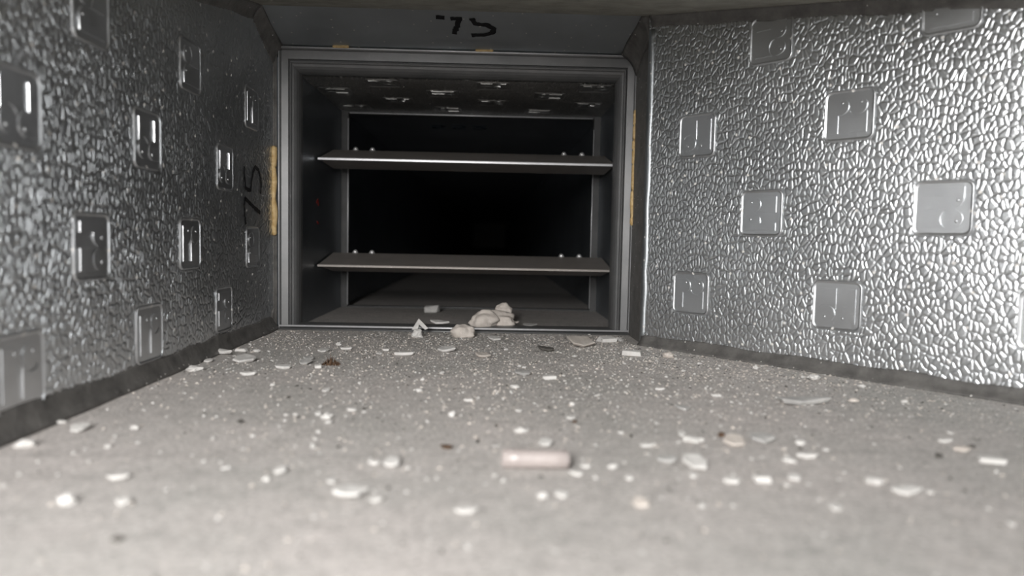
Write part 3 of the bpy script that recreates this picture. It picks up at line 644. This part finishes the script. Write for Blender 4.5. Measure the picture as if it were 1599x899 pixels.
# bars along the rail edges; the pale ones are painted glints
def bar(name, p0, p1, r, mat, parent, seg=8):
    return link(name, tube_mesh(name, [p0, p1], [r, r], seg), mat, parent)
bar('rail_edge', (-FW + 0.001, -0.0045, H - 0.0008), (FW - 0.001, -0.0045, H - 0.0008), 0.0010, MAT['edge'], damper)
bar('rail_edge', (-FW + 0.0008, -0.0045, 0.002), (-FW + 0.0008, -0.0045, H - 0.001), 0.0006, MAT['edge'], damper)
bar('rail_edge', (FW - 0.0008, -0.0045, 0.002), (FW - 0.0008, -0.0045, H - 0.001), 0.0006, MAT['edge'], damper)
bar('rail_edge', (-FW + 0.001, -0.0045, 0.0042), (FW - 0.001, -0.0045, 0.0042), 0.0012, MAT['edge'], damper)
bar('rail_edge', (-FW + 0.001, -0.0075, 0.0008), (FW - 0.001, -0.0075, 0.0008), 0.0011, MAT['rail'], damper)

def blade(zc, tilt, name='damper_blade'):
    """hollow diamond section blade; local: x across, y along the flow, z up; leading edge at y = 0"""
    xl, xr = -0.1790, 0.1945
    ht = 0.0128
    sec = [(0.0, 0.0008), (0.088, ht), (0.094, ht), (0.140, 0.0010), (0.140, -0.0010), (0.094, -ht), (0.088, -ht), (0.0, -0.0008)]
    verts = [(xl + (0.003 if k else 0), y, z) for k in (0,) for y, z in sec] + [(xr, y, z) for y, z in sec]
    n = len(sec)
    faces = [(k, (k + 1) % n, n + (k + 1) % n, n + k) for k in range(n)] + [tuple(range(n))[::-1], tuple(range(n, 2 * n))]
    bm = bmesh.new(); vv = [bm.verts.new(v) for v in verts]
    for f in faces: bm.faces.new([vv[i] for i in f])
    o = link(name, mesh_bm(name, bm), MAT['blade'], damper)
    o.matrix_local = Matrix.Translation((0, 0.098, zc)) @ Matrix.Rotation(tilt, 4, 'X')
    # folded seam along the leading edge
    lip = [(-0.004, 0.0012), (0.003, 0.0016), (0.003, -0.0018), (-0.002, -0.0022), (-0.0045, -0.0016), (-0.0045, 0.0004)]
    m = len(lip)
    lv = [(xl, y, z) for y, z in lip] + [(xr, y, z) for y, z in lip]
    lf = [(k, (k + 1) % m, m + (k + 1) % m, m + k) for k in range(m)] + [tuple(range(m))[::-1], tuple(range(m, 2 * m))]
    bm = bmesh.new(); vv = [bm.verts.new(v) for v in lv]
    for f in lf: bm.faces.new([vv[i] for i in f])
    link('seam_edge', mesh_bm('seam_edge', bm), MAT['edge'] if zc > 0.15 else MAT['blade'], o)  # upper seam's bright reflection is put into its colour
    for x in (-0.149, -0.126, 0.138, 0.163):
        for sg in (1,):
            bm = bmesh.new()
            bmesh.ops.create_cone(bm, cap_ends=True, segments=14, radius1=0.0042, radius2=0.0042, depth=0.0012, matrix=Matrix.Translation((x, 0.091, sg * (ht + 0.0006))))
            bmesh.ops.create_uvsphere(bm, u_segments=14, v_segments=8, radius=0.0034, matrix=Matrix.Translation((x, 0.091, sg * (ht + 0.0015))) @ Matrix.Diagonal((1, 1, 0.9, 1)))
            link('screw', mesh_bm('screw', bm, True), MAT['screw'], o)
    for x in (xl - 0.001, xr + 0.001):            # pivot pins in the side rails
        bm = bmesh.new()
        bmesh.ops.create_cone(bm, cap_ends=True, segments=14, radius1=0.006, radius2=0.006, depth=0.004, matrix=Matrix.Translation((x, 0.091, 0)) @ Matrix.Rotation(math.pi / 2, 4, 'Y'))
        link('pivot', mesh_bm('pivot', bm, True), MAT['rail'], o)
    return o
blade(0.2035, 0.092)
blade(0.0695, 0.014)

# dried yellow glue squeezed out along the frame
def glue(pts, r, seed, label):
    rr = random.Random(seed); P = []; R_ = []
    pts = [Vector(p) for p in pts]
    for i in range(len(pts) - 1):
        for k in range(24):
            p = pts[i].lerp(pts[i + 1], k / 24); q = p * 60.0 + Vector((seed * 5.0, 0, 0))
            P.append(p + Vector((noise.noise(q), noise.noise(q + Vector((9, 0, 0))), 0)) * r * 0.3)
            R_.append(r * (0.9 + 0.35 * noise.noise(q + Vector((0, 17, 0)))))
    P.append(pts[-1]); R_.append(r * 0.4); R_[0] = r * 0.4
    o = link('glue_bead', tube_mesh('glue_bead', P, R_, 8), MAT['foam'], damper)
    o['label'] = label
glue([(-0.2025, -0.009, 0.106), (-0.2028, -0.010, 0.150), (-0.2026, -0.010, 0.205)], 0.0036, 1, 'dried yellow glue bead along the left frame side')
glue([(0.1985, -0.008, 0.125), (0.1988, -0.006, 0.190), (0.1988, -0.006, 0.255)], 0.0026, 2, 'dried yellow glue bead along the right frame side')
glue([(-0.140, -0.005, H + 0.0010), (-0.122, -0.005, H + 0.0012)], 0.0022, 3, 'dried yellow glue blob on the top frame edge')
glue([(0.018, -0.005, H + 0.0010), (0.038, -0.005, H + 0.0012)], 0.0018, 4, 'dried yellow glue blob on the top frame edge')

# second flange deeper in the duct
flange = empty('duct_flange', (0, Y2, 0))
tag(flange, 'thin metal flange ring deeper in the dark duct behind the blades', 'flange')
def box_mesh(name, x0, x1, y0, y1, z0, z1, bev=0.0008):
    bm = bmesh.new()
    bmesh.ops.create_cube(bm, size=1.0, matrix=Matrix.Translation(((x0 + x1) / 2, (y0 + y1) / 2, (z0 + z1) / 2)) @ Matrix.Diagonal((x1 - x0, y1 - y0, z1 - z0, 1)))
    bmesh.ops.bevel(bm, geom=bm.edges[:], offset=bev, segments=2, affect='EDGES', clamp_overlap=True)
    return mesh_bm(name, bm)
def fl_rail(x0, x1, z0, z1, nm):
    link(nm, box_mesh(nm, x0, x1, 0.0, 0.016, z0, z1), MAT['flange'], flange)
fl_rail(IL, IL + 0.010, IB, IT, 'side_rail'); fl_rail(IR - 0.010, IR, IB, IT, 'side_rail')
fl_rail(IL + 0.010, IR - 0.010, IT - 0.004, IT, 'top_rail'); fl_rail(IL + 0.010, IR - 0.010, IB, IB + 0.0022, 'bottom_rail')
bar('rail_edge', (IL + 0.0102, -0.0006, IB + 0.004), (IL + 0.0102, -0.0006, IT - 0.012), 0.0008, MAT['edge'], flange)
bar('rail_edge', (IR - 0.0102, -0.0006, IB + 0.004), (IR - 0.0102, -0.0006, IT - 0.02), 0.0006, MAT['edge'], flange)
bar('rail_edge', (IL + 0.012, -0.0006, IT - 0.004), (IR - 0.012, -0.0006, IT - 0.004), 0.0010, MAT['edge'], flange)
bar('rail_edge', (IL + 0.012, -0.0006, IB + 0.0022), (IR - 0.012, -0.0006, IB + 0.0022), 0.0006, MAT['rail'], flange)

# ------------------------------------------------------------------ sealant beads
def fillet(name, path, nA, nB, ra, rb, label, seed, mat='sealant', step=0.006, wob=0.10):
    """smeared sealant in the corner along a path: legs ra along nA and rb along nB, wavy edges"""
    P = [Vector(p) for p in path]; pts = []; par = []
    for i in range(len(P) - 1):
        n = max(2, int((P[i + 1] - P[i]).length / step))
        for k in range(n): pts.append(P[i].lerp(P[i + 1], k / n)); par.append(i + k / n)
    pts.append(P[-1]); par.append(len(P) - 1)
    nA, nB = Vector(nA).normalized(), Vector(nB).normalized()
    verts, faces, m = [], [], 7
    for i, p in enumerate(pts):
        q = p * 22.0 + Vector((seed * 7.3, 0, 0))
        wa = 1 + wob * 2 * noise.noise(q); wb = 1 + wob * 2 * noise.noise(q + Vector((0, 31.0, 5.0)))
        fa = ra(par[i]) if callable(ra) else ra; fb = rb(par[i]) if callable(rb) else rb
        a = p + nA * fa * wa; b_ = p + nB * fb * wb; c = p + nA * fa * 0.16 + nB * fb * 0.16
        for k in range(m):
            t = k / (m - 1)
            v = a * (1 - t) ** 2 + c * 2 * t * (1 - t) + b_ * t ** 2
            v = v + (nA + nB) * 0.0011 * math.sin(math.pi * min(1, t * 6 if t < .5 else (1 - t) * 6) / 2)
            verts.append(v)
        verts.append(p - (nA + nB) * 0.002)
    m += 1
    for i in range(len(pts) - 1):
        for k in range(m):
            faces.append((i * m + k, i * m + (k + 1) % m, (i + 1) * m + (k + 1) % m, (i + 1) * m + k))
    faces.append(tuple(range(m))); faces.append(tuple(range((len(pts) - 1) * m, len(pts) * m)))
    bm = bmesh.new(); vv = [bm.verts.new(v) for v in verts]
    for f in faces: bm.faces.new([vv[i] for i in f])
    o = link(name, mesh_bm(name, bm, True), MAT[mat])
    return tag(o, label, kind='structure')
nR = Vector((TY, -TX, 0))
cR = lambda s, z: (XR + TX * s, RY0 + TY * s, z)
fillet('trim_2', [(XL, -0.5, 0), (XL, 0.45, 0), (XL, D - 0.002, 0)], (0, 0, 1), (1, 0, 0), 0.0165, 0.007, 'dark sealant bead along the foot of the left wall', 1)
fillet('trim_3', [cR(0.0, 0), cR(0.35, 0), cR(sR, 0)], (0, 0, 1), nR, 0.0112, 0.009, 'dark sealant bead along the foot of the right wall', 2)
fillet('trim_4', [cR(0.0, ceil_z(RY0)), cR(s45, 0.2738), cR(sR, 0.2738)], (0, 0, -1), nR, 0.013, 0.006, 'grey sealant bead along the top of the right wall', 3)
fillet('trim_5', [(XL, -0.4, 0.2738), (XL, 0.45, 0.2738), (XL, 0.765, ceil_z(0.765))], (0, 0, -1), (1, 0, 0), 0.0135, 0.010, 'dark sealant bead along the top of the left wall', 4)
fillet('trim_6', [(XL, 0.765, 0.337), (XL, 0.800, 0.327), (XL, D - 0.001, 0.3149)], (0, 0, -1), (1, 0, 0), lambda t: 0.014 + 0.006 * t, 0.010, 'dark smeared sealant in the upper left corner beside the damper', 5)
fillet('trim_7', [(XR, 0.765, 0.337), (XR, 0.800, 0.327), (XR, D - 0.005, 0.3149)], (0, 0, -1), (-1, 0, 0), 0.022, lambda t: 0.011 + 0.004 * t, 'dark smeared sealant in the upper right corner beside the damper', 6)
fillet('trim_8', [(XL, D - 0.004, 0.0), (XL, D - 0.004, 0.31)], (0, -1, 0), (1, 0, 0), lambda t: 0.012 if t < 0.06 else 0.004, 0.004, 'thin dark sealant line between left wall and damper', 7)
# loose cut edge of the foil at the start of the right wall
ev = []
for i in range(41):
    z = 0.006 + 0.316 * i / 40
    w = 0.0045 + 0.0020 * noise.noise(Vector((0, 3.3, z * 40)))
    ev.append((z, w))
bm = bmesh.new(); prev = None
for z, w in ev:
    row = [bm.verts.new(v) for v in ((-0.003, z, -0.001), (-0.003, z, 0.0012), (w * 0.4, z, 0.0020), (w, z, 0.0003), (w, z, -0.001))]
    if prev:
        for k in range(5): bm.faces.new((prev[k], prev[(k + 1) % 5], row[(k + 1) % 5], row[k]))
    else: bm.faces.new(row)
    prev = row
bm.faces.new(prev)
edge = link('foil_edge', mesh_bm('foil_edge', bm, True), MAT['foil_smooth'], wall_right)

# ------------------------------------------------------------------ debris on the floor
def flake_mesh(seed, w, l, t, stretch=False):
    rr = random.Random(seed)
    n = rr.randint(6, 9); pts = []
    a0 = rr.uniform(0, 6.28)
    for k in range(n):
        a = a0 + 2 * math.pi * (k + rr.uniform(-0.28, 0.28)) / n
        r = rr.uniform(0.72, 1.08)
        pts.append((math.cos(a) * r * w * 0.5, math.sin(a) * r * l * 0.5))
    curl = rr.uniform(0.02, 0.16) * w; tx, ty = rr.uniform(-0.10, 0.10), rr.uniform(0.0, 0.14)
    def zz(x, y): return curl * ((2 * x / w) ** 2) * 0.5 + tx * x + ty * y + 0.5 * (abs(tx) * w + abs(ty) * l) * 0.7
    verts, faces = [], []
    for ins, z in ((0.84, 0.0), (1.0, t * 0.6), (0.90, t)):
        for x, y in pts: verts.append((x * ins, y * ins, zz(x * ins, y * ins) + z + rr.uniform(-0.1, 0.1) * t))
    verts.append((0, 0, zz(0, 0) + t * rr.uniform(0.9, 1.2))); verts.append((0, 0, zz(0, 0)))
    for i in range(2):
        for k in range(n): faces.append((i * n + k, i * n + (k + 1) % n, (i + 1) * n + (k + 1) % n, (i + 1) * n + k))
    for k in range(n):
        faces.append((2 * n + k, 2 * n + (k + 1) % n, 3 * n)); faces.append(((k + 1) % n, k, 3 * n + 1))
    return mesh_py('flake', verts, faces)
def lump_mesh(seed, w, l, h, sub=3, rough=0.22, smooth=False):
    bm = bmesh.new()
    bmesh.ops.create_icosphere(bm, subdivisions=sub, radius=1.0)
    off = Vector((seed * 3.17, seed * 1.31, 0))
    for v in bm.verts:
        p = v.co.copy()
        k = 1 + rough * noise.noise(p * 1.3 + off) * 1.6 + rough * 0.5 * noise.noise(p * 3.1 + off)
        cell = noise.cell(p * 1.7 + off) if rough > 0.2 else 0.5
        k *= 1 + 0.10 * (cell - 0.5)
        v.co = Vector((p.x * k * w * 0.5, p.y * k * l * 0.5, max(-0.55, p.z * k) * h * 0.64))
    mn = min(v.co.z for v in bm.verts)
    for v in bm.verts: v.co.z -= mn
    return mesh_bm('lump', bm, smooth)
def block_mesh(seed, w, l, h):
    rr = random.Random(seed)
    bm = bmesh.new()
    bmesh.ops.create_cube(bm, size=1.0, matrix=Matrix.Translation((0, 0, h * 0.5)) @ Matrix.Diagonal((w, l, h, 1)))
    for v in bm.verts:
        v.co += Vector((rr.uniform(-0.14, 0.14) * w, rr.uniform(-0.14, 0.14) * l, (rr.uniform(-0.3, 0.15) * h if v.co.z > h * 0.5 else 0)))
    bmesh.ops.bevel(bm, geom=bm.edges[:], offset=min(w, l, h) * 0.12, segments=1, affect='EDGES', clamp_overlap=True)
    return mesh_bm('block', bm)
def tent_mesh(seed, w, l, h):
    t = 0.0012
    sec = [(-0.5, 0.0), (-0.08, 1.0), (0.5, 0.12), (0.30, 0.0), (-0.06, 0.45), (-0.15, 0.0)]
    verts = [(x * w, -l * 0.35 - (0.15 * l if i == 1 else 0), z * h) for i, (x, z) in enumerate(sec)] + [(x * w * 0.8, l * 0.45, z * h * 0.8) for x, z in sec]
    n = 6
    faces = [(k, (k + 1) % n, n + (k + 1) % n, n + k) for k in range(n)] + [(0, 1, 4, 5), (1, 2, 3, 4), (6, 11, 10, 7), (7, 10, 9, 8)]
    bm = bmesh.new(); vv = [bm.verts.new(v) for v in verts]
    for f in faces: bm.faces.new([vv[i] for i in f])
    return mesh_bm('tent', bm)
NAMES = {'F': ('plaster_flake', 'flake'), 'S': ('plaster_sliver', 'flake'), 'L': ('plaster_lump', 'lump'), 'B': ('plaster_block', 'chip'), 'T': ('plaster_scrap', 'scrap')}
for i, (k, x, y, z, w, l, h, c, lab) in enumerate(CHIPS):
    sd = 100 + i * 7
    if k in 'FS': me = flake_mesh(sd, w, l, h)
    elif k == 'L': me = lump_mesh(sd, w, l, h, 4 if z > 0 or w > 0.018 else 3, 0.20 if c == 'b' else 0.28, smooth=(c == 'b'))
    elif k == 'B': me = block_mesh(sd, w, l, h)
    else: me = tent_mesh(sd, w, l, h)
    nm, cat = NAMES[k]
    if c in 'nd': nm = {'n': 'brown_crumb', 'd': 'dark_crumb'}[c]; cat = 'crumb'
    o = link(nm, me, MAT[c])
    o.location = (x, y, z + 0.0002)
    o.rotation_euler.z = random.Random(sd).uniform(-0.3, 0.3) if k in 'LB' else random.Random(sd).uniform(-0.12, 0.12)
    if i == 0: o.rotation_euler = (0.0, 0.12, -0.55)
    tag(o, lab, cat, 'plaster heap on the sill' if 'heap on' in lab or 'plaster heap' in lab and z > 0 else 'loose debris on the duct floor')

# short cylindrical stub in the foreground
bm = bmesh.new()
R0, LN = 0.0045, 0.0318
prof = [(-LN / 2, 0.0022), (-LN / 2, 0.0034), (-LN / 2 + 0.0008, R0), (-LN / 4, R0 * 1.02), (0, R0 * 0.98), (LN / 4, R0), (LN / 2 - 0.0008, R0 * 0.97), (LN / 2, 0.0032), (LN / 2, 0.0022)]
sg = 28; rings = []
for x, r in prof:
    rings.append([bm.verts.new((x, r * math.cos(2 * math.pi * k / sg), r * math.sin(2 * math.pi * k / sg))) for k in range(sg)])
for i in range(len(rings) - 1):
    for k in range(sg): bm.faces.new((rings[i][k], rings[i][(k + 1) % sg], rings[i + 1][(k + 1) % sg], rings[i + 1][k]))
bm.faces.new(rings[0][::-1]); bm.faces.new(rings[-1])
stub = link('cylindrical_stub', mesh_bm('cylindrical_stub', bm, True), MAT['stub'])
stub.location = (0.0624, 0.339, R0 * 1.0); stub.rotation_euler = (0, 0.0, -0.03)
tag(stub, 'short pale pinkish cylindrical stub lying across the middle foreground', 'stub')

# brown tuft
bm = bmesh.new(); rr = random.Random(5)
for k in range(46):
    a = rr.uniform(0, math.pi); r = rr.uniform(0.002, 0.0075); hz = rr.uniform(0.003, 0.0085)
    p0 = Vector((rr.uniform(-0.007, 0.007), rr.uniform(-0.004, 0.004), 0.0)); p1 = Vector((p0.x * 0.35 + rr.uniform(-0.002, 0.002), p0.y * 0.4, hz * (1 - abs(p0.x) / 0.010)))
    d = Vector((rr.uniform(-1, 1), rr.uniform(-1, 1), 0)).normalized() * 0.0007
    v = [bm.verts.new(q) for q in (p0 - d, p0 + d, p0 + Vector((d.y, -d.x, 0.0003)), p1)]
    bm.faces.new((v[0], v[1], v[3])); bm.faces.new((v[1], v[2], v[3])); bm.faces.new((v[2], v[0], v[3])); bm.faces.new((v[0], v[2], v[1]))
tuft = link('fibre_tuft', mesh_bm('fibre_tuft', bm), MAT['n'])
tuft.location = (-0.0915, 0.610, 0.0); tuft.scale = (1.15, 1.2, 1.35)
tag(tuft, 'small dark brown fibrous tuft on the floor at centre left', 'tuft')

# small crumbs, each its own thing
CM = {}
for c in 'wd':
    CM[c] = [lump_mesh(900 + q, 1.0, 0.85, 0.7, 2, 0.32) for q in range(6)]
    for me in CM[c]: me.materials.append(MAT[c])
for i, (x, y, w, c) in enumerate(CRUMBS):
    o = link('pale_crumb' if c == 'w' else 'dark_fleck', CM[c][i % 6], None)
    rr = random.Random(i)
    o.location = (x, y, 0.0); o.scale = (w, w * rr.uniform(0.6, 1.0), w * rr.uniform(0.45, 0.75)); o.rotation_euler.z = rr.uniform(0, 6.28)
    u = (x - 0.04) / y                                  # bearing seen from the viewer
    side = 'by the far left' if u < -0.42 else 'left of centre' if u < -0.15 else 'at the centre' if u < 0.12 else 'right of centre' if u < 0.38 else 'by the far right'
    dep = 'close to the damper' if y > 0.62 else 'in the middle distance' if y > 0.47 else 'near the cylindrical stub' if y > 0.35 and abs(u) < 0.3 else 'in the nearer half' if y > 0.35 else 'in the foreground'
    nm = 'pale plaster crumb' if c == 'w' else 'dark fleck'
    tag(o, 'tiny %s on the dusty floor %s, %s' % (nm, side, dep), 'crumb' if c == 'w' else 'fleck', 'tiny %ss %s %s' % (nm, side, dep))

# uncountable grit
def grit(name, specs, label):
    verts, faces, mi = [], [], []
    for si, (n, seed, smin, smax) in enumerate(specs):
        rr = random.Random(seed)
        while n > 0:
            y = rr.uniform(0.16, D - 0.012)
            hw = XR + max(0.0, (RY0 - y)) / 0.77561 * 0.63121
            x = rr.uniform(XL + 0.008, min(hw, 0.5) - 0.010)
            dens = 0.12 + 0.88 * min(1, max(0, (y - 0.30) / 0.28)) ** 1.5
            dens *= 0.55 + 0.9 * max(0, noise.noise(Vector((x * 9, y * 9, seed))) + 0.25)
            if x < -0.10: dens *= 0.55
            if rr.random() > dens: continue
            n -= 1
            s = rr.uniform(smin, smax) * (0.45 + rr.random() ** 4 * 1.2)
            b0 = len(verts); a = rr.uniform(0, 6.28)
            for k in range(4):
                an = a + k * math.pi / 2 + rr.uniform(-0.4, 0.4)
                verts.append((x + math.cos(an) * s, y + math.sin(an) * s, 0.0001 + rr.uniform(0, 0.15) * s))
            verts.append((x + rr.uniform(-.3, .3) * s, y + rr.uniform(-.3, .3) * s, s * rr.uniform(0.5, 1.0)))
            faces += [(b0 + k, b0 + (k + 1) % 4, b0 + 4) for k in range(4)]; mi += [si] * 4
    me = mesh_py(name, verts, faces)
    for k in 'wbd': me.materials.append(MAT[k])
    me.polygons.foreach_set('material_index', mi)
    return tag(link(name, me, None), label, 'grit', kind='stuff')
grit('plaster_grit', [(12000, 3, 0.0003, 0.0010), (16000, 4, 0.0004, 0.0011), (7000, 5, 0.0004, 0.0010)], 'fine pale and dark plaster grit strewn over the duct floor')
